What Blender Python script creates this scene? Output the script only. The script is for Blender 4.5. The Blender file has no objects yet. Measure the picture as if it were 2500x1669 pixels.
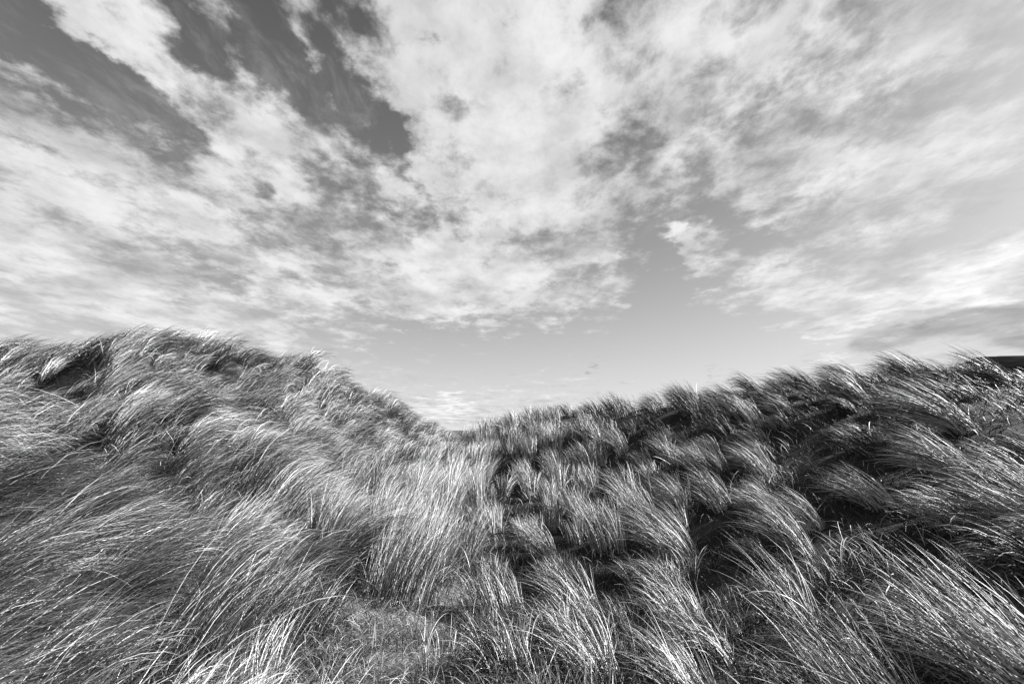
import bpy, math
import numpy as np
from mathutils import Matrix, Vector, Euler

rng = np.random.default_rng(11)
scene = bpy.context.scene
COL = scene.collection
R = math.radians

# ------------------------------------------------------------------ camera
FPX = 1146.0                       # focal length in pixels of the 2500 px wide photograph
PITCH = math.atan((1050 - 834.5) / FPX)
EYE = np.array([0.0, 0.0, 1.6])
cam_data = bpy.data.cameras.new('camera')
cam_data.sensor_width = 36.0
cam_data.lens = 36.0 * FPX / 2500.0
cam_data.clip_start = 0.05
cam_data.clip_end = 20000
cam = bpy.data.objects.new('camera', cam_data)
cam.location = EYE
cam.rotation_euler = (R(90) + PITCH, 0, 0)
COL.objects.link(cam)
scene.camera = cam


def ray(px, py):
    """unit world direction seen at a pixel of the 2500 x 1669 photograph"""
    u = (px - 1250.0) / FPX
    v = -(py - 834.5) / FPX
    c, s = math.cos(PITCH), math.sin(PITCH)
    d = np.array([u, c - s * v, s + c * v])
    return d / np.linalg.norm(d)


def project(P):
    """world points (N,3) -> px, py, depth"""
    D = np.asarray(P, float) - EYE
    c, s = math.cos(PITCH), math.sin(PITCH)
    dep = D[:, 1] * c + D[:, 2] * s
    up = -D[:, 1] * s + D[:, 2] * c
    dd = np.where(dep > 0.05, dep, 0.05)
    return 1250 + FPX * D[:, 0] / dd, 834.5 - FPX * up / dd, dep


# ------------------------------------------------------------------ light
SUN_AZ = R(76)       # clockwise from the view direction (+y), so nearly straight from the right
SUN_EL = R(31)
sun_dir = Vector((math.sin(SUN_AZ) * math.cos(SUN_EL), math.cos(SUN_AZ) * math.cos(SUN_EL), math.sin(SUN_EL)))
sd = bpy.data.lights.new('sun', 'SUN')
sd.energy = 5.0
sd.angle = R(0.5)
sd.color = (1.0, 1.0, 1.0)
sun = bpy.data.objects.new('sun', sd)
sun.rotation_euler = sun_dir.to_track_quat('Z', 'Y').to_euler()
sun.location = (20, 0, 20)
COL.objects.link(sun)

scene.view_settings.view_transform = 'Standard'
scene.view_settings.look = 'None'
scene.view_settings.gamma = 1.0
scene.view_settings.use_curve_mapping = False
scene.view_settings.exposure = 2.4
EXPO = 2 ** 2.4

# ------------------------------------------------------------------ sky
world = bpy.data.worlds.new('World')
scene.world = world
world.use_nodes = True
NT = world.node_tree
NT.nodes.clear()


def N(kind, **kw):
    n = NT.nodes.new(kind)
    for k, v in kw.items():
        setattr(n, k, v)
    return n


def L(a, b):
    NT.links.new(a, b)


def M(op, a, b=None, c=None, clamp=False):
    n = N('ShaderNodeMath', operation=op, use_clamp=clamp)
    for i, x in enumerate((a, b, c)):
        if x is None:
            continue
        if isinstance(x, (int, float)):
            n.inputs[i].default_value = x
        else:
            L(x, n.inputs[i])
    return n.outputs[0]


def smooth(x, lo, hi, a=0.0, b=1.0):
    n = N('ShaderNodeMapRange', interpolation_type='SMOOTHSTEP')
    L(x, n.inputs[0])
    for i, v in enumerate((lo, hi, a, b)):
        n.inputs[i + 1].default_value = v
    return n.outputs[0]


out = N('ShaderNodeOutputWorld')
bg = N('ShaderNodeBackground')
bg.inputs['Strength'].default_value = 0.1
L(bg.outputs[0], out.inputs[0])
tc = N('ShaderNodeTexCoord')
DIR = tc.outputs['Generated']
sep = N('ShaderNodeSeparateXYZ')
L(DIR, sep.inputs[0])
dx, dy, dz = sep.outputs
elev = M('MAXIMUM', dz, 0.0)

sky = N('ShaderNodeTexSky', sky_type='NISHITA')
sky.sun_disc = False
sky.sun_elevation = SUN_EL
sky.sun_rotation = SUN_AZ
sky.air_density = 1.0
sky.dust_density = 0.8
L(DIR, sky.inputs['Vector']) if 'Vector' in sky.inputs else None
sc_ = N('ShaderNodeSeparateColor')
L(sky.outputs[0], sc_.inputs[0])
# a black and white picture taken through an orange filter: red with a little green
filt = M('ADD', M('MULTIPLY', sc_.outputs[0], 0.8), M('MULTIPLY', sc_.outputs[1], 0.2))
CLEAR_K = 0.38 * 2 ** 0.9 / EXPO
clear = M('MULTIPLY', M('POWER', filt, 1.25), CLEAR_K)
clear = M('MINIMUM', clear, 0.63 * 10 / EXPO)
hz = M('POWER', 2.718, M('MULTIPLY', elev, -3.9))          # pale haze low in the sky
clear = M('ADD', M('MULTIPLY', clear, M('SUBTRACT', 1.0, hz)), M('MULTIPLY', hz, 0.79 * 10 / EXPO))

# cloud layer: directions projected on a flat layer high above
den = M('ADD', elev, 0.10)
cx = M('DIVIDE', dx, den)
cy = M('DIVIDE', dy, den)
comb = N('ShaderNodeCombineXYZ')
L(cx, comb.inputs[0]); L(cy, comb.inputs[1])
LAYER = comb.outputs[0]


def noise(vec, scale, detail, rough, sx=1.0, sy=1.0, rot=0.0, off=0.0, dist=0.0):
    m = N('ShaderNodeMapping')
    L(vec, m.inputs[0])
    m.inputs['Location'].default_value = (off, off * 0.7, off * 0.3)
    m.inputs['Rotation'].default_value = (0, 0, rot)
    m.inputs['Scale'].default_value = (sx, sy, 1)
    n = N('ShaderNodeTexNoise')
    n.noise_dimensions = '3D'
    L(m.outputs[0], n.inputs['Vector'])
    n.inputs['Scale'].default_value = scale
    n.inputs['Detail'].default_value = detail
    n.inputs['Roughness'].default_value = rough
    n.inputs['Distortion'].default_value = dist
    return n.outputs['Fac']


def blob(px, py, ang, a, b, w, src):
    """soft ellipse on the sky sphere; px,py in the 2349 px wide view"""
    k = 2500 / 2349
    px, py, a, b = px * k, py * k, a * k, b * k
    c, s = math.cos(R(ang)), math.sin(R(ang))
    d0 = Vector(ray(px, py))
    u = Vector(ray(px + a * c * 0.5, py + a * s * 0.5)) - Vector(ray(px - a * c * 0.5, py - a * s * 0.5))
    v = Vector(ray(px - b * s * 0.5, py + b * c * 0.5)) - Vector(ray(px + b * s * 0.5, py - b * c * 0.5))
    la, lb = u.length, v.length
    X = u.normalized()
    Z = d0
    Y = Z.cross(X).normalized()
    X = Y.cross(Z).normalized()
    rot = Matrix((X, Y, Z)).transposed()
    m = N('ShaderNodeMapping', vector_type='TEXTURE')
    L(src, m.inputs[0])
    m.inputs['Location'].default_value = d0
    m.inputs['Rotation'].default_value = rot.to_euler()
    m.inputs['Scale'].default_value = (la * 1.6, lb * 1.6, max(la, lb) * 1.6)
    g = N('ShaderNodeTexGradient', gradient_type='SPHERICAL')
    L(m.outputs[0], g.inputs[0])
    return M('MULTIPLY', g.outputs['Fac'], w)


# wobble the directions so that blob outlines are ragged
wn = N('ShaderNodeTexNoise')
L(LAYER, wn.inputs['Vector'])
wn.inputs['Scale'].default_value = 4.0
wn.inputs['Detail'].default_value = 6
wn.inputs['Roughness'].default_value = 0.6
wv = N('ShaderNodeVectorMath', operation='SUBTRACT')
L(wn.outputs['Color'], wv.inputs[0]); wv.inputs[1].default_value = (0.5, 0.5, 0.5)
ws = N('ShaderNodeVectorMath', operation='SCALE')
L(wv.outputs[0], ws.inputs[0]); ws.inputs['Scale'].default_value = 0.20
wa = N('ShaderNodeVectorMath', operation='ADD')
L(DIR, wa.inputs[0]); L(ws.outputs[0], wa.inputs[1])
WDIR = wa.outputs[0]

BLOBS = [
    # clear gaps
    (130, 105, 38, 190, 62, -1.82), (235, 165, 50, 70, 40, -1.10), (420, 60, 55, 150, 42, -1.59), (590, 60, 68, 120, 62, -1.94),
    (690, 190, 58, 130, 34, -1.22), (830, 245, 65, 130, 42, -1.82), (410, 300, 50, 70, 34, -1.34), (150, 270, 35, 80, 20, -0.73),
    (20, 315, 15, 70, 20, -0.85), (840, 70, 40, 80, 50, -1.34), (985, 105, 10, 34, 18, -1.10), (720, 370, 60, 90, 30, -0.98),
    (620, 430, 20, 50, 22, -0.79), (945, 410, 65, 130, 16, -0.89), (940, 500, 30, 50, 20, -0.49),
    (1475, 350, 50, 70, 44, -0.89), (1400, 400, 70, 60, 40, -0.35), (1500, 620, 60, 110, 62, -1.28), (1460, 760, 0, 260, 90, -1.38),
    (1350, 850, 0, 620, 75, -1.28), (940, 770, 5, 160, 45, -0.79), (1720, 300, 80, 80, 34, -0.59), (1640, 470, 40, 90, 36, -0.79),
    (1870, 270, 10, 130, 36, -0.30), (1560, 500, 50, 60, 30, -0.49), (1600, 400, -30, 90, 50, 0.42), (1900, 400, -25, 260, 60, 0.42),
    (1980, 235, -25, 110, 40, -0.15), (1180, 20, 70, 50, 24, -0.68), (1770, 110, 110, 80, 22, -0.40), (1300, 190, 0, 40, 20, -0.40),
    (1800, 540, -5, 190, 26, -0.49), (2270, 520, -25, 200, 60, -0.49), (500, 640, 18, 240, 22, -0.49), (820, 700, 14, 160, 26, -0.49),
    (330, 455, 20, 120, 20, -0.35), (1680, 790, 5, 200, 60, -0.99), (700, 560, 30, 90, 18, -0.40), (60, 200, 30, 50, 20, -0.40),
    (1960, 60, 20, 120, 40, -0.5), (2200, 90, -35, 120, 40, -0.4), (2060, 270, -20, 120, 36, -0.4), (1640, 200, 80, 90, 30, -0.5), (1400, 60, 80, 60, 24, -0.5), (1250, 520, 80, 110, 24, -0.4), (1060, 300, 60, 110, 24, -0.35), (300, 210, 40, 70, 24, -0.5), (520, 200, 50, 70, 24, -0.5),
    # solid cloud
    (1150, 380, 75, 420, 190, 0.85), (1080, 160, 40, 220, 130, 0.51), (590, 330, 35, 150, 75, 0.68), (270, 110, 52, 190, 48, 1.02), (1120, 690, 3, 230, 52, 0.77),
    (950, 590, 15, 160, 55, 0.59), (1578, 540, 10, 36, 26, 1.70), (1590, 600, 80, 60, 24, 1.36), (1850, 690, -6, 260, 60, 0.77), (1760, 640, 15, 120, 20, 0.68),
    (2150, 430, -25, 300, 70, 0.59), (2150, 640, -12, 250, 50, 0.59), (200, 620, 12, 420, 90, 0.85), (150, 400, 15, 280, 80, 0.77), (60, 520, 10, 200, 60, 0.59),
    (450, 480, 25, 300, 55, 0.42), (1550, 130, 60, 200, 90, 0.34), (2150, 130, -40, 260, 70, 0.30), (700, 240, 60, 90, 40, 0.42),
    (400, 740, 8, 460, 34, 0.77), (680, 640, 12, 160, 30, 0.34), (2280, 620, -26, 170, 60, 0.94), (2100, 700, -10, 250, 36, 0.85), (1900, 830, -14, 150, 22, 0.94), (1020, 935, 0, 110, 26, 1.27),
    (1280, 905, 0, 380, 16, 0.59), (1250, 940, 0, 600, 18, 0.42), (1220, 790, -20, 30, 12, 0.68),
]
blob_sum = None
for b_ in BLOBS:
    g_ = blob(*b_, WDIR)
    blob_sum = g_ if blob_sum is None else M('ADD', blob_sum, g_)

n_big = noise(LAYER, 1.5, 9, 0.58, 1.2, 0.75, 0.12, 3.1, 0.1)
n_mid = noise(LAYER, 4.6, 9, 0.60, 1.1, 0.85, -0.1, 7.7, 0.15)
n_fine = noise(LAYER, 13.0, 6, 0.66, 1.0, 0.75, 0.35, 1.9, 0.2)
cov = M('ADD', M('MULTIPLY', M('SUBTRACT', n_big, 0.5), 2.8), M('MULTIPLY', M('SUBTRACT', n_mid, 0.5), 3.6))
cov = M('ADD', cov, M('MULTIPLY', M('SUBTRACT', n_fine, 0.5), 2.0))
cov = M('ADD', cov, M('MULTIPLY', blob_sum, 1.0))
cov = M('ADD', cov, 0.21)
alpha = smooth(cov, -0.55, 0.85)
# cloud tone: thin bright veils, slightly greyer hearts
tone = noise(LAYER, 3.0, 9, 0.60, 1.1, 0.8, 0.2, 12.3, 0.0)
cl = smooth(tone, 0.32, 0.66, 0.58, 0.86)
thick = smooth(cov, 0.2, 1.5, 0.96, 1.03)
cl = M('MULTIPLY', cl, thick)
cl = M('MULTIPLY', cl, smooth(n_fine, 0.3, 0.62, 0.92, 1.02))
wisp = noise(LAYER, 7.0, 9, 0.68, 1.3, 0.55, 0.25, 4.4, 0.4)
alpha = M('MAXIMUM', alpha, M('MULTIPLY', smooth(wisp, 0.46, 0.74), M('MULTIPLY', smooth(elev, 0.30, 0.48), 0.20)))
# two low grey banks at the right
bank_src = WDIR
puff = noise(DIR, 16.0, 5, 0.55, 1.0, 1.0, 0.0, 2.2, 0.0)       # heaped outlines of the low banks, seen side on
bank = M('ADD', blob(2070, 765, -12, 140, 30, 1.9, DIR), blob(2290, 728, -8, 100, 28, 1.9, DIR))
bank = M('ADD', bank, blob(2370, 782, 0, 150, 24, 1.6, DIR))
bank = M('ADD', bank, blob(1350, 833, 0, 46, 14, 0.9, bank_src))
bank = M('ADD', bank, blob(1640, 856, 0, 40, 14, 0.9, bank_src))
bank_a = smooth(M('ADD', bank, M('ADD', M('MULTIPLY', M('SUBTRACT', puff, 0.5), 1.3), M('MULTIPLY', M('SUBTRACT', n_mid, 0.5), 0.4))), 0.3, 1.1)
cl = M('MULTIPLY', cl, M('SUBTRACT', 1.0, M('MULTIPLY', bank_a, 0.40)))
glow = M('ADD', M('ADD', blob(2270, 640, -24, 150, 34, 1.0, WDIR), blob(2000, 735, -14, 150, 20, 0.9, WDIR)), blob(2300, 700, -10, 90, 16, 0.5, WDIR))
glow = M('ADD', glow, blob(1900, 830, -12, 90, 14, 0.7, WDIR))
glow = M('ADD', glow, M('ADD', blob(1035, 930, 0, 46, 20, 1.0, WDIR), blob(960, 950, 0, 60, 12, 0.6, WDIR)))
cl = M('ADD', cl, M('MULTIPLY', glow, 0.22))
alpha = M('MAXIMUM', alpha, smooth(glow, 0.05, 0.45))
alpha = M('MAXIMUM', alpha, M('MULTIPLY', bank_a, 0.8))
cl = M('MULTIPLY', cl, 10 / EXPO)
# clouds thin out into haze at the horizon
mix = M('ADD', M('MULTIPLY', clear, M('SUBTRACT', 1.0, alpha)), M('MULTIPLY', cl, alpha))
# below the horizon: the dull light of land
mix = M('MULTIPLY', mix, smooth(dz, -0.05, 0.0, 0.12, 1.0))
cc = N('ShaderNodeCombineColor')
for i in range(3):
    L(mix, cc.inputs[i])
L(cc.outputs[0], bg.inputs['Color'])
world.cycles.sampling_method = 'MANUAL'
world.cycles.sample_map_resolution = 512


# ------------------------------------------------------------------ noise in numpy
def vnoise(x, y, seed=0):
    x = np.asarray(x, float); y = np.asarray(y, float)
    xi = np.floor(x).astype(np.int64); yi = np.floor(y).astype(np.int64)
    fx = x - xi; fy = y - yi
    fx = fx * fx * (3 - 2 * fx); fy = fy * fy * (3 - 2 * fy)

    def h(a, b):
        n = (a * 374761393 + b * 668265263 + seed * 1442695041) & 0x7fffffff
        n = ((n ^ (n >> 13)) * 1274126177) & 0x7fffffff
        return ((n ^ (n >> 16)) & 0xffff) / 65535.0
    return (h(xi, yi) * (1 - fx) + h(xi + 1, yi) * fx) * (1 - fy) + (h(xi, yi + 1) * (1 - fx) + h(xi + 1, yi + 1) * fx) * fy


def fnoise(x, y, seed=0, oct=3):
    s = 0; a = 0.5; t = 0
    for k in range(oct):
        s = s + a * vnoise(x * 2 ** k, y * 2 ** k, seed + 17 * k); t += a; a *= 0.5
    return s / t * 2 - 1


# ------------------------------------------------------------------ terrain
CTRL = [  # px, py, forward distance of bare ground points
    (1000, 1669, 2.6), (1000, 1480, 3.9), (1130, 1300, 6.0), (1110, 1200, 9.0), (1105, 1150, 13), (1105, 1128, 15.5), (1110, 1112, 18),
    (700, 1430, 3.6), (700, 1669, 2.4), (300, 1480, 2.7), (300, 1669, 2.1), (0, 1560, 2.2), (0, 1250, 3.5), (300, 1240, 4.0), (600, 1240, 5.0),
    (850, 1240, 6.6), (850, 1090, 11), (700, 1060, 9.0), (600, 1110, 7.4), (300, 1050, 6.3), (0, 1080, 5.2), (0, 1010, 7.5),
    (110, 925, 9.0), (190, 890, 9.3), (270, 850, 9.6), (390, 828, 10), (520, 856, 10.5), (620, 880, 11.2), (750, 906, 12.5), (860, 958, 14), (950, 1008, 16.0), (1015, 1062, 17),
    (10, 872, 8.6), (120, 1000, 7.2),
    (1195, 1062, 16), (1290, 1022, 13.5), (1400, 1015, 12.5), (1540, 1008, 11), (1680, 990, 9.2), (1800, 992, 8.2), (1930, 962, 7.6), (2060, 960, 7.0), (2200, 930, 6.4),
    (2340, 930, 6.0), (2470, 950, 5.6), (2600, 975, 5.4),
    (1300, 1200, 8.0), (1500, 1180, 7.0), (1400, 1400, 4.6), (1650, 1330, 4.6), (1800, 1160, 5.6), (2050, 1130, 4.8), (2400, 1080, 4.4),
    (2000, 1370, 3.5), (2250, 1300, 3.5), (2500, 1300, 3.1), (2500, 1660, 2.1), (2000, 1620, 2.5), (1650, 1560, 3.0), (1350, 1669, 2.5),
]
pts = []
for px, py, Y in CTRL:
    d = ray(px, py)
    pts.append(EYE + d * (Y / d[1]))
# the far sides of the dunes and the ground round and behind the camera
pts += [np.array(p, float) for p in [
    (-7.5, 12.5, 2.6), (-9, 15, 1.4), (-6.3, 14.5, 2.2), (-5, 17, 1.5), (-12, 12, 2.6), (-16, 13, 1.6), (-13, 8, 2.4), (-14, 4, 2.0),
    (-3.0, 19.8, 0.6), (-2, 23, -0.1), (-8, 22, 0.0), (-16, 20, 0.0), (0, 27, -0.6), (2.2, 20, 0.5), (2.5, 17, 1.1),
    (4.5, 16, 1.0), (6.5, 13.5, 1.1), (8.5, 12, 1.3), (9, 9, 2.2), (10.5, 7, 2.3), (12, 10, 1.0), (14, 6, 1.5), (10, 16, 0), (18, 14, -0.5),
    (-3, 0.5, 0.95), (-6, 1, 1.5), (-10, 0, 1.8), (0, 0, 0.0), (0, -4, -0.2), (3, 0.5, 0.75), (6.5, 1.5, 1.7), (10, 0, 1.6),
    (-6, -5, 1.0), (6, -5, 0.8), (-22, 8, 0.4), (24, 5, 0.4), (-20, -3, 0.5), (20, -4, 0.5)]]
pts = np.array(pts)
_c2 = 0.5


def _phi(d2):
    return np.sqrt(d2 + _c2)


A = _phi(((pts[:, None, :2] - pts[None, :, :2]) ** 2).sum(-1)) - np.eye(len(pts)) * 0.06
A1 = np.block([[A, np.ones((len(pts), 1))], [np.ones((1, len(pts))), np.zeros((1, 1))]])
W = np.linalg.solve(A1, np.append(pts[:, 2], 0))
GX0, GX1, GY0, GY1, GS = -24.0, 24.0, -6.0, 30.0, 0.08
gx = np.arange(GX0, GX1 + GS / 2, GS); gy = np.arange(GY0, GY1 + GS / 2, GS)
GXX, GYY = np.meshgrid(gx, gy)
H = np.full(GXX.shape, W[-1])
for k in range(len(pts)):
    H += W[k] * _phi((GXX - pts[k, 0]) ** 2 + (GYY - pts[k, 1]) ** 2)
_lf = np.clip((-GXX - 0.3) / 1.5, 0, 1)
H += (0.12 + 0.06 * _lf) * fnoise(GXX / 1.2, GYY / 1.2, 5, 3) + 0.17 * _lf * np.sin(2.1 * GYY + 1.3 * GXX + 2.0 * fnoise(GXX / 2.5, GYY / 2.5, 6, 2)) * np.clip((GYY - 2.5) / 2, 0, 1) + 0.025 * fnoise(GXX / 0.3, GYY / 0.3, 9, 2)


def height(x, y):
    fx = np.clip((np.asarray(x, float) - GX0) / GS, 0, len(gx) - 1.001)
    fy = np.clip((np.asarray(y, float) - GY0) / GS, 0, len(gy) - 1.001)
    i = fx.astype(int); j = fy.astype(int); u = fx - i; v = fy - j
    return (H[j, i] * (1 - u) + H[j, i + 1] * u) * (1 - v) + (H[j + 1, i] * (1 - u) + H[j + 1, i + 1] * u) * v


def on_ground(px, py):
    """where the view ray of a photo pixel meets the bare ground"""
    d = ray(px, py)
    t = np.linspace(1.0, 30, 1500)
    P = EYE + d * t[:, None]
    below = P[:, 2] < height(P[:, 0], P[:, 1])
    k = int(np.argmax(below)) if below.any() else int(np.argmin(P[:, 2] - height(P[:, 0], P[:, 1])))
    return P[k, 0], P[k, 1]


# swelling mounds and hollows of the left dune, placed where the slope shows them
for px, py, r0, amp in [(640, 1200, 0.85, 0.40), (430, 1300, 0.5, -0.16), (330, 1075, 0.7, 0.22), (420, 1010, 0.6, -0.22), (150, 1210, 0.5, -0.25), (60, 1340, 0.45, 0.12),
                        (100, 970, 0.8, -0.34), (300, 930, 0.8, 0.34), (480, 940, 0.7, -0.15), (620, 1030, 0.6, 0.15), (330, 1480, 0.4, 0.10), (760, 1120, 0.6, -0.15)]:
    mx, my = on_ground(px, py)
    H += amp * np.exp(-((GXX - mx) ** 2 + (GYY - my) ** 2) / (r0 * r0))


# ------------------------------------------------------------------ materials
def new_mat(name):
    m = bpy.data.materials.new(name)
    m.use_nodes = True
    nt = m.node_tree
    return m, nt, nt.nodes['Principled BSDF']


def blade_material():
    m, nt, p = new_mat('marram_blade')
    at = nt.nodes.new('ShaderNodeAttribute'); at.attribute_name = 'tone'
    tcn = nt.nodes.new('ShaderNodeTexCoord')
    ns = nt.nodes.new('ShaderNodeTexNoise'); ns.inputs['Scale'].default_value = 22; ns.inputs['Detail'].default_value = 2
    nt.links.new(tcn.outputs['Object'], ns.inputs['Vector'])
    mr = nt.nodes.new('ShaderNodeMapRange'); mr.inputs[1].default_value = 0.3; mr.inputs[2].default_value = 0.7
    mr.inputs[3].default_value = 0.72; mr.inputs[4].default_value = 1.25
    nt.links.new(ns.outputs['Fac'], mr.inputs[0])
    mu = nt.nodes.new('ShaderNodeMath'); mu.operation = 'MULTIPLY'
    nt.links.new(at.outputs['Fac'], mu.inputs[0]); nt.links.new(mr.outputs[0], mu.inputs[1])
    c = nt.nodes.new('ShaderNodeCombineColor')
    for i in range(3):
        nt.links.new(mu.outputs[0], c.inputs[i])
    nt.links.new(c.outputs[0], p.inputs['Base Color'])
    p.inputs['Roughness'].default_value = 0.58
    p.inputs['Specular IOR Level'].default_value = 0.2
    return m


def ground_material():
    m, nt, p = new_mat('dune_ground')
    at = nt.nodes.new('ShaderNodeAttribute'); at.attribute_name = 'sand'
    tcn = nt.nodes.new('ShaderNodeTexCoord')

    def nz(s, d, r=0.6):
        n = nt.nodes.new('ShaderNodeTexNoise'); n.inputs['Scale'].default_value = s
        n.inputs['Detail'].default_value = d; n.inputs['Roughness'].default_value = r
        nt.links.new(tcn.outputs['Object'], n.inputs['Vector']); return n.outputs['Fac']

    def mrange(x, a, b, c, d):
        n = nt.nodes.new('ShaderNodeMapRange'); nt.links.new(x, n.inputs[0])
        for i, v in enumerate((a, b, c, d)):
            n.inputs[i + 1].default_value = v
        return n.outputs[0]

    def mm(op, a, b):
        n = nt.nodes.new('ShaderNodeMath'); n.operation = op
        for i, x in enumerate((a, b)):
            if isinstance(x, (int, float)):
                n.inputs[i].default_value = x
            else:
                nt.links.new(x, n.inputs[i])
        return n.outputs[0]
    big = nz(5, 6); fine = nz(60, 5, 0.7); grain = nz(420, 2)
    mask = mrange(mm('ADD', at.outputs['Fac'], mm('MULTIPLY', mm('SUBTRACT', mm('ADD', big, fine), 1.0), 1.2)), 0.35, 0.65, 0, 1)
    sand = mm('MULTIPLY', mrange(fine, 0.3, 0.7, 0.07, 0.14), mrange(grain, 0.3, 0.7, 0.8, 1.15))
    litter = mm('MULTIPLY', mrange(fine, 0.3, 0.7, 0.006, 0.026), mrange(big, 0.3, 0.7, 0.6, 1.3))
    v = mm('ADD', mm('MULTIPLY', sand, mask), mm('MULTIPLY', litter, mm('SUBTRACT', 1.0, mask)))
    c = nt.nodes.new('ShaderNodeCombineColor')
    for i in range(3):
        nt.links.new(v, c.inputs[i])
    nt.links.new(c.outputs[0], p.inputs['Base Color'])
    p.inputs['Roughness'].default_value = 0.95
    p.inputs['Specular IOR Level'].default_value = 0.1
    bmp = nt.nodes.new('ShaderNodeBump'); bmp.inputs['Strength'].default_value = 0.5; bmp.inputs['Distance'].default_value = 0.02
    nt.links.new(fine, bmp.inputs['Height']); nt.links.new(bmp.outputs[0], p.inputs['Normal'])
    return m


MAT_BLADE = blade_material()
MAT_GROUND = ground_material()


def np_mesh(name, V, loops, starts, mat, attr=None, smooth_=False):
    me = bpy.data.meshes.new(name)
    me.vertices.add(len(V)); me.vertices.foreach_set('co', np.ascontiguousarray(V, np.float32).ravel())
    me.loops.add(len(loops)); me.loops.foreach_set('vertex_index', np.ascontiguousarray(loops, np.int32))
    me.polygons.add(len(starts)); me.polygons.foreach_set('loop_start', np.ascontiguousarray(starts, np.int32))
    if attr is not None:
        a = me.attributes.new(attr[0], 'FLOAT', 'POINT')
        a.data.foreach_set('value', np.ascontiguousarray(attr[1], np.float32))
    me.materials.append(mat)
    if smooth_:
        me.polygons.foreach_set('use_smooth', np.ones(len(starts), bool))
    me.update(calc_edges=True)
    return me


def link(name, me, loc=(0, 0, 0), label=None, cat=None, group=None, kind=None):
    o = bpy.data.objects.new(name, me)
    o.location = loc
    COL.objects.link(o)
    if label: o['label'] = label
    if cat: o['category'] = cat
    if group: o['group'] = group
    if kind: o['kind'] = kind
    return o


# ------------------------------------------------------------------ the ground, one sheet out to the horizon
def axis(lo, hi, step, far):
    core = list(np.arange(lo, hi + step / 2, step))
    ext = []; s = step; x = hi
    while x < far:
        s *= 1.35; x += s; ext.append(x)
    ext2 = []; s = step; x = lo
    while x > -far:
        s *= 1.35; x -= s; ext2.append(x)
    return np.array(ext2[::-1] + core + ext)


ax = axis(GX0, GX1, 0.12, 6000); ay = axis(GY0, GY1, 0.12, 6000)
XX, YY = np.meshgrid(ax, ay)
inside = height(XX, YY)
dist_out = np.maximum(np.maximum(GX0 - XX, XX - GX1), np.maximum(GY0 - YY, YY - GY1)).clip(0)
t_out = (dist_out / 25.0).clip(0, 1); t_out = t_out * t_out * (3 - 2 * t_out)
far_z = -1.5 + 1.2 * fnoise(XX / 30, YY / 30, 21, 3)
ZZ = inside * (1 - t_out) + far_z * t_out
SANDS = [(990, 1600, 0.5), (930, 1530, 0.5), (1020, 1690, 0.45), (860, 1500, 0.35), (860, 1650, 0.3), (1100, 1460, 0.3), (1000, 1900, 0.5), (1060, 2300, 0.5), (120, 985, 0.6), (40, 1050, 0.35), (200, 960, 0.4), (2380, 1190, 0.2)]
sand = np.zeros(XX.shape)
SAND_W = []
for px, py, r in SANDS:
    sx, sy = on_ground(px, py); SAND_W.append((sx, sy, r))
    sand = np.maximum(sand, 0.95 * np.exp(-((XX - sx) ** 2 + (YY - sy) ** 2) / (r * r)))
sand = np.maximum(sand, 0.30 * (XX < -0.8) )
nx, ny = len(ax), len(ay)
idx = np.arange(nx * ny).reshape(ny, nx)
q = np.stack([idx[:-1, :-1], idx[:-1, 1:], idx[1:, 1:], idx[1:, :-1]], -1).reshape(-1, 4)
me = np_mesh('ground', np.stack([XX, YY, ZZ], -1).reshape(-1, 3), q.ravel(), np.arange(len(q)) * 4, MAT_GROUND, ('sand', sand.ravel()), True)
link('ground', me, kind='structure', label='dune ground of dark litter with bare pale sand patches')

# ------------------------------------------------------------------ far hill at the right edge
mh, nth, ph = new_mat('heather_hillside')
tch = nth.nodes.new('ShaderNodeTexCoord')
nh = nth.nodes.new('ShaderNodeTexNoise'); nh.inputs['Scale'].default_value = 0.02; nh.inputs['Detail'].default_value = 8
nth.links.new(tch.outputs['Object'], nh.inputs['Vector'])
crh = nth.nodes.new('ShaderNodeValToRGB')
crh.color_ramp.elements[0].position = 0.35; crh.color_ramp.elements[0].color = (0.003, 0.003, 0.003, 1)
crh.color_ramp.elements[1].position = 0.7; crh.color_ramp.elements[1].color = (0.014, 0.014, 0.014, 1)
nth.links.new(nh.outputs['Fac'], crh.inputs[0]); nth.links.new(crh.outputs[0], ph.inputs['Base Color'])
ph.inputs['Roughness'].default_value = 1.0
ph.inputs['Specular IOR Level'].default_value = 0.0
na, nr = 120, 30
az = np.linspace(R(24), R(110), na)
rr = np.linspace(900, 2600, nr)
AZ, RR = np.meshgrid(az, rr)
crest_h = 200 * np.clip((np.degrees(AZ) - 31) / 14, 0, 1) ** 0.8 + 14 * fnoise(np.degrees(AZ) / 5, AZ * 0, 3, 4)
crest_h *= np.clip((112 - np.degrees(AZ)) / 25, 0, 1)
prof = np.exp(-((RR - 1750) / 420) ** 2)
ZH = -6 + crest_h * prof + 10 * fnoise(RR / 120, AZ * 12, 31, 4) * prof
V = np.stack([RR * np.sin(AZ), RR * np.cos(AZ), ZH], -1).reshape(-1, 3)
ih = np.arange(na * nr).reshape(nr, na)
qh = np.stack([ih[:-1, :-1], ih[1:, :-1], ih[1:, 1:], ih[:-1, 1:]], -1).reshape(-1, 4)
link('hill', np_mesh('hill', V, qh.ravel(), np.arange(len(qh)) * 4, mh, None, True), kind='structure', label='dark distant hillside at the right edge beyond the dune crest')


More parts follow.
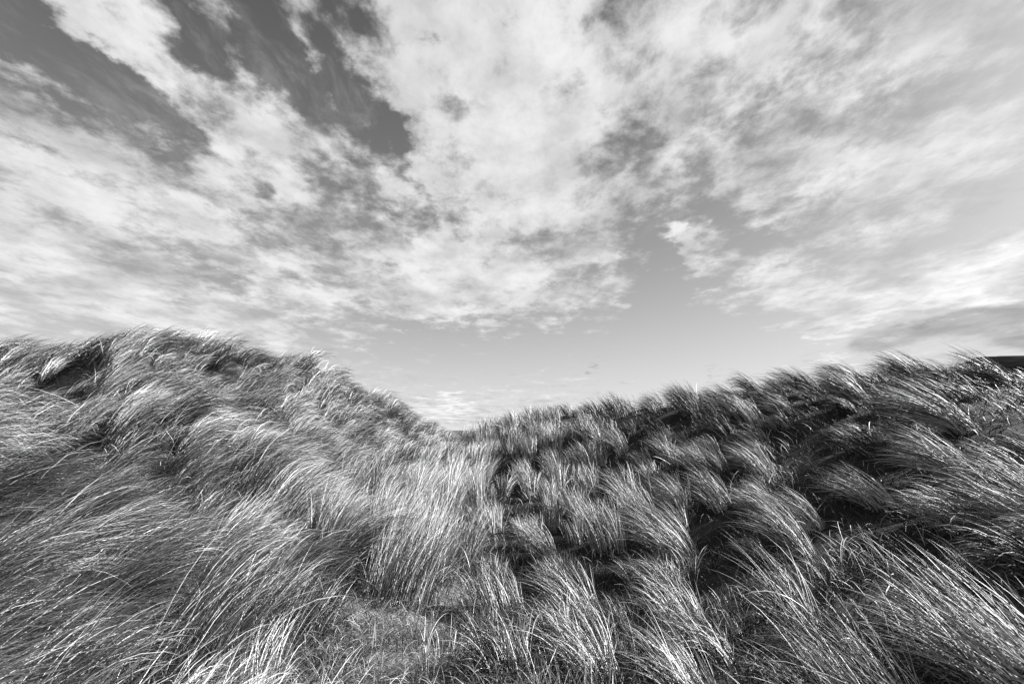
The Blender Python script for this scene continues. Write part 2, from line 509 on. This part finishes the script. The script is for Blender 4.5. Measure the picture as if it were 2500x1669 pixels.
# ------------------------------------------------------------------ grass blades
def blades(root, Ln, w, phi, t0, t1, dphi, roll, tone, nseg, clear_lo=0.01, pw=1.0):
    """ribbons that rise from the roots, bend over with the wind and never dive under the sand.
    phi is the compass angle the blade leans to (0 = +x), t0/t1 the lean from upright at root and tip."""
    n = len(Ln)
    s = np.linspace(0, 1, nseg + 1)
    P = np.zeros((n, nseg + 1, 3)); P[:, 0] = root
    T = np.zeros((n, nseg + 1, 3))
    lift = rng.uniform(0, 1, n) ** 2 * 0.10 + clear_lo
    for k in range(nseg + 1):
        tilt = t0 + (t1 - t0) * s[k] ** pw
        az_ = phi + dphi * s[k]
        T[:, k] = np.stack([np.sin(tilt) * np.cos(az_), np.sin(tilt) * np.sin(az_), np.cos(tilt)], -1)
        if k:
            P[:, k] = P[:, k - 1] + (T[:, k - 1] + T[:, k]) * 0.5 * (Ln / nseg)[:, None]
            g = height(P[:, k, 0], P[:, k, 1]) + lift * min(1, s[k] * 2)
            P[:, k, 2] = np.maximum(P[:, k, 2], g)
    side = np.cross(T, np.array([0.0, 0.0, 1.0]) + np.zeros_like(T))
    bad = np.linalg.norm(side, axis=-1) < 0.05
    side[bad] = (1, 0, 0)
    side /= np.linalg.norm(side, axis=-1, keepdims=True)
    nrm = np.cross(side, T)
    c, si = np.cos(roll)[:, None, None], np.sin(roll)[:, None, None]
    S = side * c + nrm * si
    prof = (0.75 + 0.25 * np.sin(np.pi * s)) * (1 - s ** 4)
    half = 0.5 * w[:, None] * prof[None, :]
    Lft = P - S * half[..., None]; Rgt = P + S * half[..., None]
    nv = 2 * nseg + 1
    V = np.empty((n, nv, 3))
    V[:, 0:2 * nseg:2] = Lft[:, :-1]; V[:, 1:2 * nseg:2] = Rgt[:, :-1]; V[:, -1] = P[:, -1]
    base = (np.arange(n) * nv)[:, None]
    quads = []
    for k in range(nseg - 1):
        quads += [2 * k, 2 * k + 1, 2 * k + 3, 2 * k + 2]
    quads += [2 * nseg - 2, 2 * nseg - 1, 2 * nseg]
    loops = (base + np.array(quads)[None]).ravel()
    per = 4 * (nseg - 1) + 3
    st = (np.arange(n) * per)[:, None] + (np.arange(nseg) * 4)[None]
    fade = 1.22 - 0.55 * np.append(np.repeat(s[:-1], 2), 1.0)      # pale sheaths at the foot, greener tips
    tv = tone[:, None] * fade[None]
    return V.reshape(-1, 3), loops, st.ravel(), tv.ravel()


def wind(x, y):
    """compass angle (from +x) the wind pushes the grass to: away from the viewer, swirling a little round the dunes"""
    a = R(90) + 0.30 * fnoise(x / 2.3, y / 2.3, 41, 2)
    a += np.where(x > 0, 0.30 * np.clip(x / 3, 0, 1), -0.30 * np.clip(-x / 3, 0, 1))
    return a


def slope_along(x, y, a):
    e = 0.3
    return np.arctan2(height(x + e * np.cos(a), y + e * np.sin(a)) - height(x - e * np.cos(a), y - e * np.sin(a)), 2 * e)


def tussock_arrays(x, y, n, rad, Lm, width, nseg, bend=1.0, stand=0.35, pale=0.5, spread=0.35, turn=0.0, scruff=0.06, green=1.0):
    """one clump; bend 0 = upright fan, 1 = laid over. pale 0..1 share of straw blades"""
    r = rad * np.sqrt(rng.uniform(0, 1, n)); th = rng.uniform(0, 2 * np.pi, n)
    ox, oy = r * np.cos(th), r * np.sin(th)
    X, Y = x + ox, y + oy
    a0 = float(wind(x, y)) + turn
    sl = float(slope_along(x, y, a0))
    phi = a0 + rng.normal(0, spread, n) + spread * 0.9 * (ox * np.sin(-a0) + oy * np.cos(a0)) / max(rad, 1e-3)
    Ln = Lm * rng.uniform(0.55, 1.08, n)
    t0 = stand * rng.uniform(0.4, 1.3, n) + 0.05
    end = (0.75 + 1.15 * bend) - 0.7 * sl
    t1 = t0 + (end - stand) * rng.uniform(0.65, 1.2, n)
    dphi = rng.normal(0, 0.22, n)
    # strays: broken or contrary stalks
    k = rng.uniform(0, 1, n) < scruff
    phi[k] += rng.normal(0, 1.1, k.sum()); t0[k] = rng.uniform(0.45, 1.3, k.sum()); t1[k] = t0[k] + rng.uniform(0.2, 1.3, k.sum()); Ln[k] *= rng.uniform(0.5, 1.0, k.sum())
    roll = rng.uniform(-1.2, 1.2, n)
    tone = np.where(rng.uniform(0, 1, n) < pale * 0.72, rng.uniform(0.25, 0.52, n), rng.uniform(0.008, 0.045, n) * green)
    root = np.stack([X, Y, height(X, Y) - 0.02], -1)
    w = width * rng.uniform(0.7, 1.3, n)
    return blades(root, Ln, w, phi, t0, t1, dphi, roll, tone, nseg, pw=float(rng.uniform(1.1, 1.9)))


def cat_arrays(parts):
    V, Lp, St, Tn = [], [], [], []
    vo = lo = 0
    for v, l, s_, t in parts:
        V.append(v); Lp.append(l + vo); St.append(s_ + lo); Tn.append(t)
        vo += len(v); lo += len(l)
    return np.concatenate(V), np.concatenate(Lp), np.concatenate(St), np.concatenate(Tn)


def add_tussock(name, x, y, arrs, **tags):
    v, l, s_, t = arrs
    o = np.array([x, y, float(height(x, y))])
    me = np_mesh(name, v - o, l, s_, MAT_BLADE, ('tone', t), True)
    return link(name, me, o, **tags)


def lod(d):
    """blade width and segments by distance"""
    return 0.0012 + 0.00046 * d, (7 if d < 4.0 else 6 if d < 5.5 else 5 if d < 7.5 else 4 if d < 11 else 3)


# hand placed tussocks: base px,py in the photo, length m, blades, radius, bend, stand, pale, spread, turn, label
HERO = [
    (965, 1470, 1.00, 900, 0.26, 0.35, 0.22, 0.60, 0.26, -0.45, 'large upright pale tussock fanning over the bare sand patch, leaning right'),
    (1167, 1264, 0.95, 420, 0.10, 0.10, 0.15, 0.80, 0.22, 0.15, 'tall narrow pale tussock standing upright at the head of the dark hollow'),
    (1098, 1250, 0.80, 340, 0.10, 0.20, 0.25, 0.45, 0.25, 0.45, 'greyer upright tussock directly left of the tallest narrow pale one'),
    (1203, 1226, 0.45, 110, 0.05, 0.10, 0.12, 0.90, 0.20, 0.1, 'little thin straw tuft in front of black shadow, right of narrow pale tussock'),
    (1298, 1198, 0.85, 360, 0.10, 0.25, 0.35, 0.70, 0.20, 0.5, 'slim pale tussock tapering to a point above the black hollow'),
    (1345, 1368, 0.95, 520, 0.10, 0.75, 0.45, 0.75, 0.16, 0.55, 'arching plume of pale blades curving left over black shadow, right of the sand hollow'),
    (1422, 1285, 0.90, 360, 0.08, 0.50, 0.40, 0.80, 0.16, 0.45, 'pale plume with clear dark gap below it, just above the arching plume'),
    (1450, 1278, 0.45, 120, 0.05, 0.30, 0.25, 0.95, 0.25, 0.2, 'short bleached stub of stalks beside the pale plume'),
    (1668, 1370, 1.15, 900, 0.16, 0.55, 0.50, 0.80, 0.17, 0.45, 'long bright sheaf sweeping up and left across the middle of the right dune'),
    (1590, 1300, 1.00, 520, 0.12, 0.50, 0.45, 0.70, 0.18, 0.45, 'grey sheaf behind the long bright sheaf on the right dune'),
    (1972, 1357, 1.00, 620, 0.07, 0.70, 0.72, 0.80, 0.10, 0.45, 'bright comet shaped tussock with pointed base beside the darkest hollow'),
    (2378, 1178, 1.15, 620, 0.11, 0.85, 0.75, 0.80, 0.13, 0.35, 'broad bright sheaf swept left over shadow in the upper right slope'),
    (2362, 1050, 1.10, 620, 0.12, 0.75, 0.75, 0.70, 0.13, 0.35, 'long sheaf swept left just below the right crest tussock'),
    (2477, 945, 0.95, 520, 0.12, 0.80, 0.70, 0.65, 0.18, 0.35, 'topmost windswept tussock on the right crest in front of the distant hill'),
    (2240, 915, 0.85, 520, 0.18, 0.80, 0.60, 0.30, 0.25, 0.35, 'dark feathery tussock on the skyline left of the topmost right one'),
    (2105, 985, 0.95, 560, 0.12, 0.70, 0.60, 0.60, 0.20, 0.35, 'skyline tussock with a pale upright right edge on the right dune'),
    (1990, 960, 0.80, 420, 0.16, 0.70, 0.50, 0.30, 0.25, 0.35, 'dark rounded skyline tussock left of the pale edged one'),
    (1855, 1045, 0.70, 110, 0.10, 0.30, 0.20, 0.90, 0.30, 0.3, 'sparse bleached stalks standing in a dark notch below the skyline'),
    (1820, 1030, 0.95, 520, 0.14, 0.65, 0.55, 0.45, 0.22, 0.35, 'dark tussock with pale heart left of the bleached stalks'),
    (1690, 1005, 0.95, 520, 0.20, 0.50, 0.35, 0.30, 0.28, 0.3, 'dark dome shaped tussock peaking on the skyline right of centre'),
    (1510, 1020, 0.90, 420, 0.20, 0.35, 0.25, 0.40, 0.32, 0.2, 'pointed tussock standing highest on the middle skyline'),
    (1350, 1040, 0.85, 380, 0.22, 0.30, 0.25, 0.40, 0.35, 0.2, 'rounded grey tussock first on the rise right of the saddle'),
    (1235, 1060, 0.85, 330, 0.22, 0.45, 0.30, 0.25, 0.30, 0.5, 'dark tussock leaning left over the saddle edge'),
    (1100, 1085, 0.75, 260, 0.20, 0.25, 0.22, 0.35, 0.35, 0.2, 'dark bushy tussock at the lowest point of the saddle'),
    (1030, 1070, 0.75, 240, 0.20, 0.30, 0.22, 0.35, 0.35, -0.2, 'small grey tussock just left of the saddle low point'),
    (2560, 1290, 1.05, 520, 0.16, 1.05, 0.75, 0.90, 0.28, 0.20, 'bright drooping tussock entering from the right edge above a black hollow'),
    (2560, 1700, 1.30, 700, 0.16, 0.85, 0.95, 0.85, 0.14, 0.35, 'longest bright sheaf sweeping in from the bottom right corner'),
    (2150, 1740, 1.00, 480, 0.20, 0.90, 0.70, 0.80, 0.30, 0.45, 'pale drooping tussock cut by the bottom edge left of corner sheaf'),
    (2155, 1235, 0.90, 380, 0.12, 1.00, 0.75, 0.90, 0.22, 0.35, 'loose pale tussock curling over the darkest hollow on the right'),
    (1462, 1640, 0.90, 520, 0.12, 0.95, 0.70, 0.80, 0.26, 0.35, 'curling bright tussock at the bottom right of the sand patch'),
    (1700, 1700, 0.85, 420, 0.12, 0.95, 0.70, 0.85, 0.25, 0.35, 'fountain shaped pale tussock at the bottom edge right of centre'),
    (1672, 1528, 0.75, 380, 0.14, 0.70, 0.50, 0.85, 0.30, 0.35, 'ragged bleached tussock below the long bright sheaf'),
    (1204, 1510, 0.85, 380, 0.12, 0.35, 0.25, 0.40, 0.22, 0.35, 'upright grey tussock right of the sand patch beside a black gap'),
    (1250, 1500, 0.75, 260, 0.12, 0.55, 0.35, 0.65, 0.25, 0.45, 'lower pale tussock touching the upright grey one on its right'),
    (1420, 1500, 0.95, 460, 0.14, 0.75, 0.55, 0.70, 0.22, 0.40, 'leaning tussock with long pale tips above the bottom curling tussock'),
    (1965, 1535, 1.00, 140, 0.10, 0.60, 0.50, 0.90, 0.40, 0.40, 'few long single stalks arching over mossy ground at lower right'),
    (2060, 1400, 0.55, 12, 0.05, 1.20, 0.25, 1.00, 0.15, -1.2, 'handful of bleached stalks hooked to the right in the darkest hollow'),
    (2300, 1600, 0.60, 90, 0.12, 0.70, 0.25, 0.75, 0.6, 0.3, 'thin upright stalks in front of black shadow at the far lower right'),
    (1760, 1240, 0.90, 380, 0.12, 0.65, 0.50, 0.70, 0.18, 0.4, 'pale tussock right of the long bright sheaf at its top'),
    (1870, 1160, 0.95, 420, 0.12, 0.80, 0.60, 0.65, 0.18, 0.35, 'swept tussock ending at the bare turf below the skyline notch'),
    (552, 872, 0.65, 300, 0.10, 0.20, 0.30, 0.95, 0.25, -0.3, 'small bleached tuft standing on the left crest line'),
    (222, 990, 1.20, 700, 0.12, 0.75, 0.35, 0.90, 0.18, -0.45, 'big bleached tussock with bare white stems arching right beside sandy hollow'),
    (10, 905, 0.85, 520, 0.16, 0.60, 0.30, 0.40, 0.40, -0.2, 'dark dense tussock on the skyline at the left edge'),
    (250, 868, 0.95, 560, 0.22, 0.95, 0.70, 0.55, 0.22, -0.55, 'windblown pale tussock climbing to the highest left crest'),
    (360, 850, 0.90, 700, 0.24, 1.00, 0.75, 0.20, 0.18, -0.60, 'dark smooth cap of grass on the highest left crest'),
    (600, 885, 0.85, 460, 0.20, 0.85, 0.60, 0.25, 0.22, -0.55, 'dark tuft right behind the small bleached crest tuft'),
    (730, 905, 0.80, 400, 0.22, 0.60, 0.50, 0.35, 0.28, -0.4, 'grey rounded tuft halfway down the left skyline'),
    (417, 1032, 1.05, 620, 0.16, 0.85, 0.50, 0.30, 0.16, -0.45, 'dark arching wave of grass in the middle of the left dune'),
    (690, 1260, 1.05, 760, 0.22, 0.65, 0.35, 0.60, 0.25, -0.45, 'broad tussock spilling right at the foot of the left dune face'),
    (850, 1230, 0.95, 560, 0.18, 0.30, 0.25, 0.75, 0.25, -0.25, 'very pale upright tussock where the left dune meets the valley'),
    (920, 1190, 0.85, 420, 0.16, 0.20, 0.20, 0.50, 0.25, 0.0, 'grey tussock at the valley bottom behind the very pale one'),
    (0, 1420, 1.10, 560, 0.18, 0.85, 0.80, 0.90, 0.20, -0.75, 'bright sheaf of long stalks crossing the left edge low down'),
    (600, 1700, 0.62, 260, 0.14, 0.80, 0.35, 0.45, 0.35, 0.3, 'pale stiff tussock at the bottom edge left of the sand patch'),
    (735, 1560, 0.62, 300, 0.16, 0.45, 0.30, 0.15, 0.30, -0.5, 'dark green tussock bordering the sand patch on the left'),
    (640, 1500, 0.70, 320, 0.18, 0.60, 0.40, 0.45, 0.35, -0.4, 'crossed stalks tussock left of the dark one at the sand edge'),
    (460, 1640, 1.10, 760, 0.22, 0.75, 0.55, 0.20, 0.18, -0.4, 'dark sleek tussock laid right near the bottom left of centre'),
]
HANDLES = ['large tussock behind the sand patch', 'narrow pale tussock by the dark hollow', 'grey tussock beside the narrow pale one', 'thin straw tuft by black shadow',
    'slim pointed tussock above the hollow', 'arching plume over black shadow', 'pale plume with dark gap', 'bleached stub of stalks', 'long bright sheaf mid right dune',
    'grey sheaf behind the bright one', 'bright comet shaped tussock', 'broad bright sheaf upper right', 'long sheaf under the right crest', 'topmost right crest tussock',
    'dark feathery skyline tussock', 'pale edged skyline tussock', 'dark rounded skyline tussock', 'bleached stalks in the skyline notch', 'pale hearted tussock under the skyline',
    'dome shaped skyline tussock', 'pointed mid skyline tussock', 'rounded tussock right of the saddle', 'dark tussock leaning over the saddle', 'bushy tussock at the saddle bottom',
    'small grey tussock left of the saddle', 'drooping tussock at the right edge', 'bright sheaf in the bottom right corner', 'drooping tussock left of the corner sheaf',
    'loose tussock over the darkest hollow', 'curling tussock right of the sand', 'fountain shaped tussock at the bottom', 'ragged bleached tussock', 'upright grey tussock by the sand',
    'lower pale tussock by the sand', 'leaning tussock with long pale tips', 'single stalks over mossy ground', 'hooked stalks in the hollow', 'upright stalks far lower right',
    'pale tussock topping the bright sheaf', 'swept tussock below the notch', 'bleached tuft on the left crest', 'big bleached tussock by the sandy hollow', 'dense left edge skyline tussock',
    'pale tussock climbing the left crest', 'smooth dark cap of the left crest', 'dark tuft right of the crest tuft', 'rounded tuft on the left skyline', 'dark arching wave mid left dune',
    'broad tussock at the left dune foot', 'very pale valley edge tussock', 'grey valley bottom tussock', 'bright sheaf crossing the left edge', 'stiff tussock at the bottom edge',
    'dark tussock left of the sand', 'crossed stalks tussock', 'sleek dark tussock bottom left']
assert len(HANDLES) == len(HERO), (len(HANDLES), len(HERO))
tri_count = 0
taken = []
for (px, py, Lm, n, rad, bend, stand, pale, spread, turn, label) in HERO:
    x, y = on_ground(min(px, 2560), min(py, 1750))
    d = math.hypot(x, y)
    w, ns = lod(d)
    Lm *= ((0.54 if d < 3.2 else 0.62) if x > -0.3 else 0.72) if d < 6.2 else 0.8
    n = int(n * 0.8)
    if px > 1000 and py > 1300:
        n = int(n * 0.75); spread *= 1.2
        if px < 1750: turn += 0.35; bend += 0.2; stand += 0.1
    ar = tussock_arrays(x, y, n, rad, Lm, w, ns, bend, stand, pale, spread, turn, 0.01)
    tri_count += len(ar[0])
    tus = add_tussock('marram_grass_tussock', x, y, ar, label=label, cat='grass tussock', group='marram grass tussocks on the dunes')
    taken.append((x, y, rad + 0.10))
    # loose dead stalks of the clump, bent out of line with the living blades
    v, l, s_, t = tussock_arrays(x, y, max(8, int(n * 0.06)), rad, Lm, w * 0.95, ns, bend, stand, 0.8, spread * 1.3, turn, 0.4)
    org = np.array([x, y, float(height(x, y))])
    st = link('dead_stalk', np_mesh('dead_stalk', v - org, l, s_, MAT_BLADE, ('tone', t), True), kind='stuff')
    st.parent = tus

# scattered tussocks over both dunes
cand = []
cell = {}
taken_a = np.array(taken)
tries = 26000
cx_ = rng.uniform(-14, 13, tries); cy_ = rng.uniform(1.1, 22, tries)
for x, y in zip(cx_, cy_):
    d = math.hypot(x, y)
    if d < 1.25 or abs(math.atan2(x, y)) > R(60):
        continue
    rmin = (0.38 if x < -0.6 else 0.43) * (1 + 0.30 * float(fnoise(x / 1.0, y / 1.0, 13, 1)))
    if ((taken_a[:, 0] - x) ** 2 + (taken_a[:, 1] - y) ** 2 < (taken_a[:, 2] * 0.8 + rmin * 0.4) ** 2).any():
        continue
    if any((x - sx) ** 2 + (y - sy) ** 2 < (r * 0.95) ** 2 for sx, sy, r in SAND_W):
        continue
    key = (int(x // 0.5), int(y // 0.5))
    ok = True
    for i in (-1, 0, 1):
        for j in (-1, 0, 1):
            for (a, b) in cell.get((key[0] + i, key[1] + j), ()):
                if (a - x) ** 2 + (b - y) ** 2 < rmin * rmin:
                    ok = False; break
            if not ok: break
        if not ok: break
    if ok:
        cell.setdefault(key, []).append((x, y)); cand.append((x, y))
cand = np.array(cand)
top = np.stack([cand[:, 0], cand[:, 1], height(cand[:, 0], cand[:, 1]) + 0.45], -1)
px_, py_, dep_ = project(top)
vis = np.ones(len(cand), bool)
for t in np.linspace(0.05, 0.93, 40):
    Q = EYE + (top - EYE) * t
    vis &= Q[:, 2] > height(Q[:, 0], Q[:, 1]) - 0.02
dist = np.hypot(cand[:, 0], cand[:, 1])
near_vis = vis.copy()
# keep what is seen plus a fringe just behind the crests
fr = np.zeros(len(cand), bool)
vi = np.where(vis)[0]
for i in np.where(~vis)[0]:
    if ((cand[vi] - cand[i]) ** 2).sum(1).min() < 0.8 ** 2:
        fr[i] = True
keep = vis | fr
in_frame = (px_ > -60) & (px_ < 2560) & (py_ < 1760) & vis
score = np.where(in_frame, 1.0 / dist, -1)
order = np.argsort(-score)
single = set(order[:240].tolist())


def zone(x, y, px, py):
    d = math.hypot(x, y)
    if px < 800 and py < 1000: return 'pale wind combed tussock on the upper left dune under the crest', 'tussocks on the upper left dune'
    if px < 450 and py < 1250: return 'dense wind combed tussock on the middle of the left dune face', 'tussocks on the middle left dune face'
    if px < 450: return 'dark sleek tussock laid to the right in the bottom left foreground', 'tussocks in the bottom left foreground'
    if px < 900 and py < 1250: return 'pale combed tussock on the right hand part of the left dune', 'tussocks on the right part of the left dune'
    if px < 900: return 'mixed straw and green tussock between left dune foot and sand patch', 'tussocks left of the sand patch'
    if px < 1200 and py > 1350: return 'short tussock round the edge of the bare sand patch', 'tussocks round the sand patch'
    if px < 1300 and py < 1350: return 'upright grey tussock along the valley floor towards the saddle', 'tussocks along the valley floor'
    if py < 1060: return 'windswept tussock in the row behind the right hand skyline', 'tussocks along the right hand skyline'
    if px < 1700 and py < 1300: return 'pale leaning tussock on the middle slope of the right dune', 'tussocks on the middle right slope'
    if py < 1300: return 'long swept tussock on the upper slope of the right dune', 'tussocks on the upper right slope'
    if px < 1750: return 'tangled tussock in the foreground right of the sand patch', 'foreground tussocks right of the sand patch'
    return 'low dark tussock round the black hollow at the lower right', 'tussocks round the black hollow at lower right'


rest = []
HOLLOW = [on_ground(2150, 1380), on_ground(2330, 1480), on_ground(1960, 1190), on_ground(1190, 1250), on_ground(2440, 1000), on_ground(1900, 1480)]


SHADE_STRIP = [on_ground(1070, 1290), on_ground(1110, 1380), on_ground(1120, 1460), on_ground(1160, 1560), on_ground(1040, 1220), on_ground(1200, 1250)]     # band of shaded gaps, its shade put into the grass tone; grass also shorter

def grow(x, y, d, k, k2, frac=1.0, filler=False, crest=False):
    """a wild tussock in the manner of its place"""
    w, ns = lod(d)
    n0 = 900 if d < 3.5 else 680 if d < 5 else 440 if d < 7.5 else 300 if d < 11 else 200
    n0 *= frac
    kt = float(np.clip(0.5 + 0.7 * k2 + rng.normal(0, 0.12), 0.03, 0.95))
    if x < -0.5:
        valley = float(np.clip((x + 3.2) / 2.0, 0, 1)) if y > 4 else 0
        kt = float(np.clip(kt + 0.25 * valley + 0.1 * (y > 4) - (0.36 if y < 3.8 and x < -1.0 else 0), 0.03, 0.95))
        if filler:
            return tussock_arrays(x, y, int(n0 * 0.34), 0.34, 0.45, w, ns, 0.9, 0.6, 0.35, 0.5, -0.4, 0.15)
        fg = float(np.clip((3.9 - d) / 0.8, 0, 1))
        edge = fg * float(np.clip((x + 1.9) / 0.5, 0, 1))
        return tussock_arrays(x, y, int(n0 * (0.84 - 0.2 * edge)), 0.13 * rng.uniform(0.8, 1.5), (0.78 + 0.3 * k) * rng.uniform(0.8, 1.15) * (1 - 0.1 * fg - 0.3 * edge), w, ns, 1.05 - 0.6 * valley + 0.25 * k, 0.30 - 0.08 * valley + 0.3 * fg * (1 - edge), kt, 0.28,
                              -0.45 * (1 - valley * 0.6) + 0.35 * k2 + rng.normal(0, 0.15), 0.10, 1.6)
    up = float(np.clip((x - 0.5) / 2.5, 0, 1))
    if filler:
        return tussock_arrays(x, y, int(n0 * 0.14), 0.22, 0.3, w, ns, 0.7, 0.5, 0.25, 0.6, 0.3 * up, 0.2)
    ln = (0.38 if d < 3.2 else 0.44 if d < 5 else 0.52 if d < 8 else 0.58) + 0.2 * k
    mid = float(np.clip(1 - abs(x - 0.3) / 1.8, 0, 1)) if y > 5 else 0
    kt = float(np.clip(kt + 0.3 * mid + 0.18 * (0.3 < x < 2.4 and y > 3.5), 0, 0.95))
    shade_ = min(math.hypot(x - hx, y - hy) for hx, hy in SHADE_STRIP)
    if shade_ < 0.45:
        kt *= 0.25; ln *= 0.75  # fewer straw blades paint the shade of the gaps; blades shortened too
    near_ = float(np.clip((4.6 - d) / 0.8, 0, 1))
    if crest:
        ln *= rng.uniform(0.6, 1.2); kt *= 0.6
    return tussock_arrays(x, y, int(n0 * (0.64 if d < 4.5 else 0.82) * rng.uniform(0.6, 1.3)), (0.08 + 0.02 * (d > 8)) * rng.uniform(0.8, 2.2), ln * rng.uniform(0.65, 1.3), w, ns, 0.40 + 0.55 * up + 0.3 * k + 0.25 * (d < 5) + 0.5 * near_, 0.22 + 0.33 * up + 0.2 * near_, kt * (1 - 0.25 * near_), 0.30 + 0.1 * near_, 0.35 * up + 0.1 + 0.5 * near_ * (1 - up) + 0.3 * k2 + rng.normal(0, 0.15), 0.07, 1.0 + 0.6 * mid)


anchors = []          # image positions and short names of the hand placed tussocks, used to word the labels
for h_, nm in zip(HERO, HANDLES):
    anchors.append((h_[0], h_[1], nm))
used_labels = set()


def word_label(px, py, kt, k):
    look = ('dark green' if kt < 0.3 else 'mid grey' if kt < 0.5 else 'light grey' if kt < 0.7 else 'pale straw')
    size = 'low' if k < -0.25 else 'tall' if k > 0.25 else 'medium'
    for ax_, ay_, nm in sorted(anchors, key=lambda q: (q[0] - px) ** 2 + 2.2 * (q[1] - py) ** 2)[:8]:
        ddx, ddy = px - ax_, py - ay_
        if abs(ddx) > 2.2 * abs(ddy): w_ = 'left of' if ddx < 0 else 'right of'
        elif abs(ddy) > 2.2 * abs(ddx): w_ = 'above' if ddy < 0 else 'below'
        else: w_ = ('upper ' if ddy < 0 else 'lower ') + ('left of' if ddx < 0 else 'right of')
        pre = 'directly ' if ' ' not in w_ or w_ in ('left of', 'right of') else 'to the '
        key = (w_, nm)
        if key in used_labels: continue
        used_labels.add(key)
        lb = f'{size} {look} tussock {pre}{w_} the {nm}'
        return lb if len(lb.split()) <= 16 else f'{look} tussock {pre}{w_} the {nm}'
    for ax_, ay_, nm in sorted(anchors, key=lambda q: (q[0] - px) ** 2 + 2.2 * (q[1] - py) ** 2)[:5]:
        ddx, ddy = px - ax_, py - ay_
        w_ = ('left of' if ddx < 0 else 'right of') if abs(ddx) > abs(ddy) else ('above' if ddy < 0 else 'below')
        for rank in ('second', 'third'):
            key = (rank, w_, nm)
            if key in used_labels: continue
            used_labels.add(key)
            return f'{look} tussock, {rank} one {w_} the {nm}'
    return None


for i in np.where(keep)[0]:
    x, y = cand[i]; d = dist[i]
    k = float(fnoise(x / 1.3, y / 1.3, 77, 2))
    k2 = float(fnoise(x / 0.7, y / 0.7, 78, 2))
    if min(math.hypot(x - hx, y - hy) for hx, hy in HOLLOW) < 0.42:
        continue
    crest = x > 0.5 and py_[i] < 1010
    if (px_[i] > 2400 and py_[i] < 960) or (crest and rng.uniform() < 0.2):
        continue
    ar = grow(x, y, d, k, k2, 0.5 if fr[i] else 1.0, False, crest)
    tri_count += len(ar[0])
    if int(i) in single:
        lb, gr = zone(x, y, px_[i], py_[i])
        lb = word_label(px_[i], py_[i], float(np.clip(0.5 + 0.7 * k2, 0, 1)), k) or lb
        add_tussock('marram_grass_tussock', x, y, ar, label=lb, cat='grass tussock', group=gr)
    else:
        rest.append(ar)
# short growth between the tussocks
for i in np.where(vis)[0]:
    x, y = cand[i] + rng.uniform(-0.3, 0.3, 2)
    if math.hypot(x, y) < 1.2:
        continue
    ar = grow(x, y, dist[i], 0, 0, 1.0, True)
    tri_count += len(ar[0]); rest.append(ar)
v, l, s_, t = cat_arrays(rest)
link('marram_grass', np_mesh('marram_grass', v, l, s_, MAT_BLADE, ('tone', t), True), label='mass of smaller marram tussocks covering both dunes to their crests', cat='grass', kind='stuff')

# low turf, moss and litter between the tussocks
n = 90000
r_ = 1.1 * (9.0 / 1.1) ** rng.uniform(0, 1, n); a_ = rng.uniform(-R(57), R(57), n)
x = r_ * np.sin(a_); y = r_ * np.cos(a_)
dens = 0.55 + 0.6 * fnoise(x / 0.35, y / 0.35, 55, 2)
for sx, sy, rad in SAND_W:
    dens -= 0.45 * np.exp(-((x - sx) ** 2 + (y - sy) ** 2) / (rad * 0.8) ** 2)
kk = rng.uniform(0, 1, n) < dens
x = x[kk]; y = y[kk]; n = len(x); d = np.hypot(x, y)
root = np.stack([x, y, height(x, y) - 0.005], -1)
Ln = rng.uniform(0.04, 0.17, n)
ar = blades(root, Ln, (0.0022 + 0.0007 * d) * rng.uniform(0.7, 1.3, n), rng.uniform(0, 6.28, n), rng.uniform(0, 0.9, n), rng.uniform(0.8, 2.2, n), rng.normal(0, 0.5, n),
            rng.uniform(-1.5, 1.5, n), np.where(rng.uniform(0, 1, n) < 0.18, 0.20, 0.03) * rng.uniform(0.6, 1.3, n), 3, clear_lo=0.0)
link('turf', np_mesh('turf', ar[0], ar[1], ar[2], MAT_BLADE, ('tone', ar[3]), True), label='short turf and dry litter between the tussocks', cat='turf', kind='stuff')

# fine wiry grass over the sand patch
xs, ys = [], []
for sx, sy, rad in SAND_W[:9]:
    m_ = int(6500 * rad)
    rr_ = rad * 1.3 * np.sqrt(rng.uniform(0, 1, m_)); th_ = rng.uniform(0, 6.283, m_)
    xs.append(sx + rr_ * np.cos(th_)); ys.append(sy + rr_ * np.sin(th_))
x = np.concatenate(xs); y = np.concatenate(ys)
kk = fnoise(x / 0.22, y / 0.22, 91, 2) + rng.uniform(-0.5, 0.5, len(x)) > -0.12
x = x[kk]; y = y[kk]; n = len(x)
ar = blades(np.stack([x, y, height(x, y) - 0.004], -1), rng.uniform(0.05, 0.22, n), rng.uniform(0.0016, 0.0030, n), rng.uniform(0, 6.28, n), rng.uniform(0.1, 1.1, n), rng.uniform(1.0, 2.3, n),
            rng.normal(0, 0.8, n), rng.uniform(-1.5, 1.5, n), np.where(rng.uniform(0, 1, n) < 0.3, 0.22, 0.035) * rng.uniform(0.6, 1.3, n), 4, clear_lo=0.0)
link('wiry_grass', np_mesh('wiry_grass', ar[0], ar[1], ar[2], MAT_BLADE, ('tone', ar[3]), True), label='thin wiry grass scattered over the bare sand patch', cat='grass', kind='stuff')

print('candidates', len(cand), 'kept', int(keep.sum()), 'visible', int(in_frame.sum()), 'verts', tri_count)
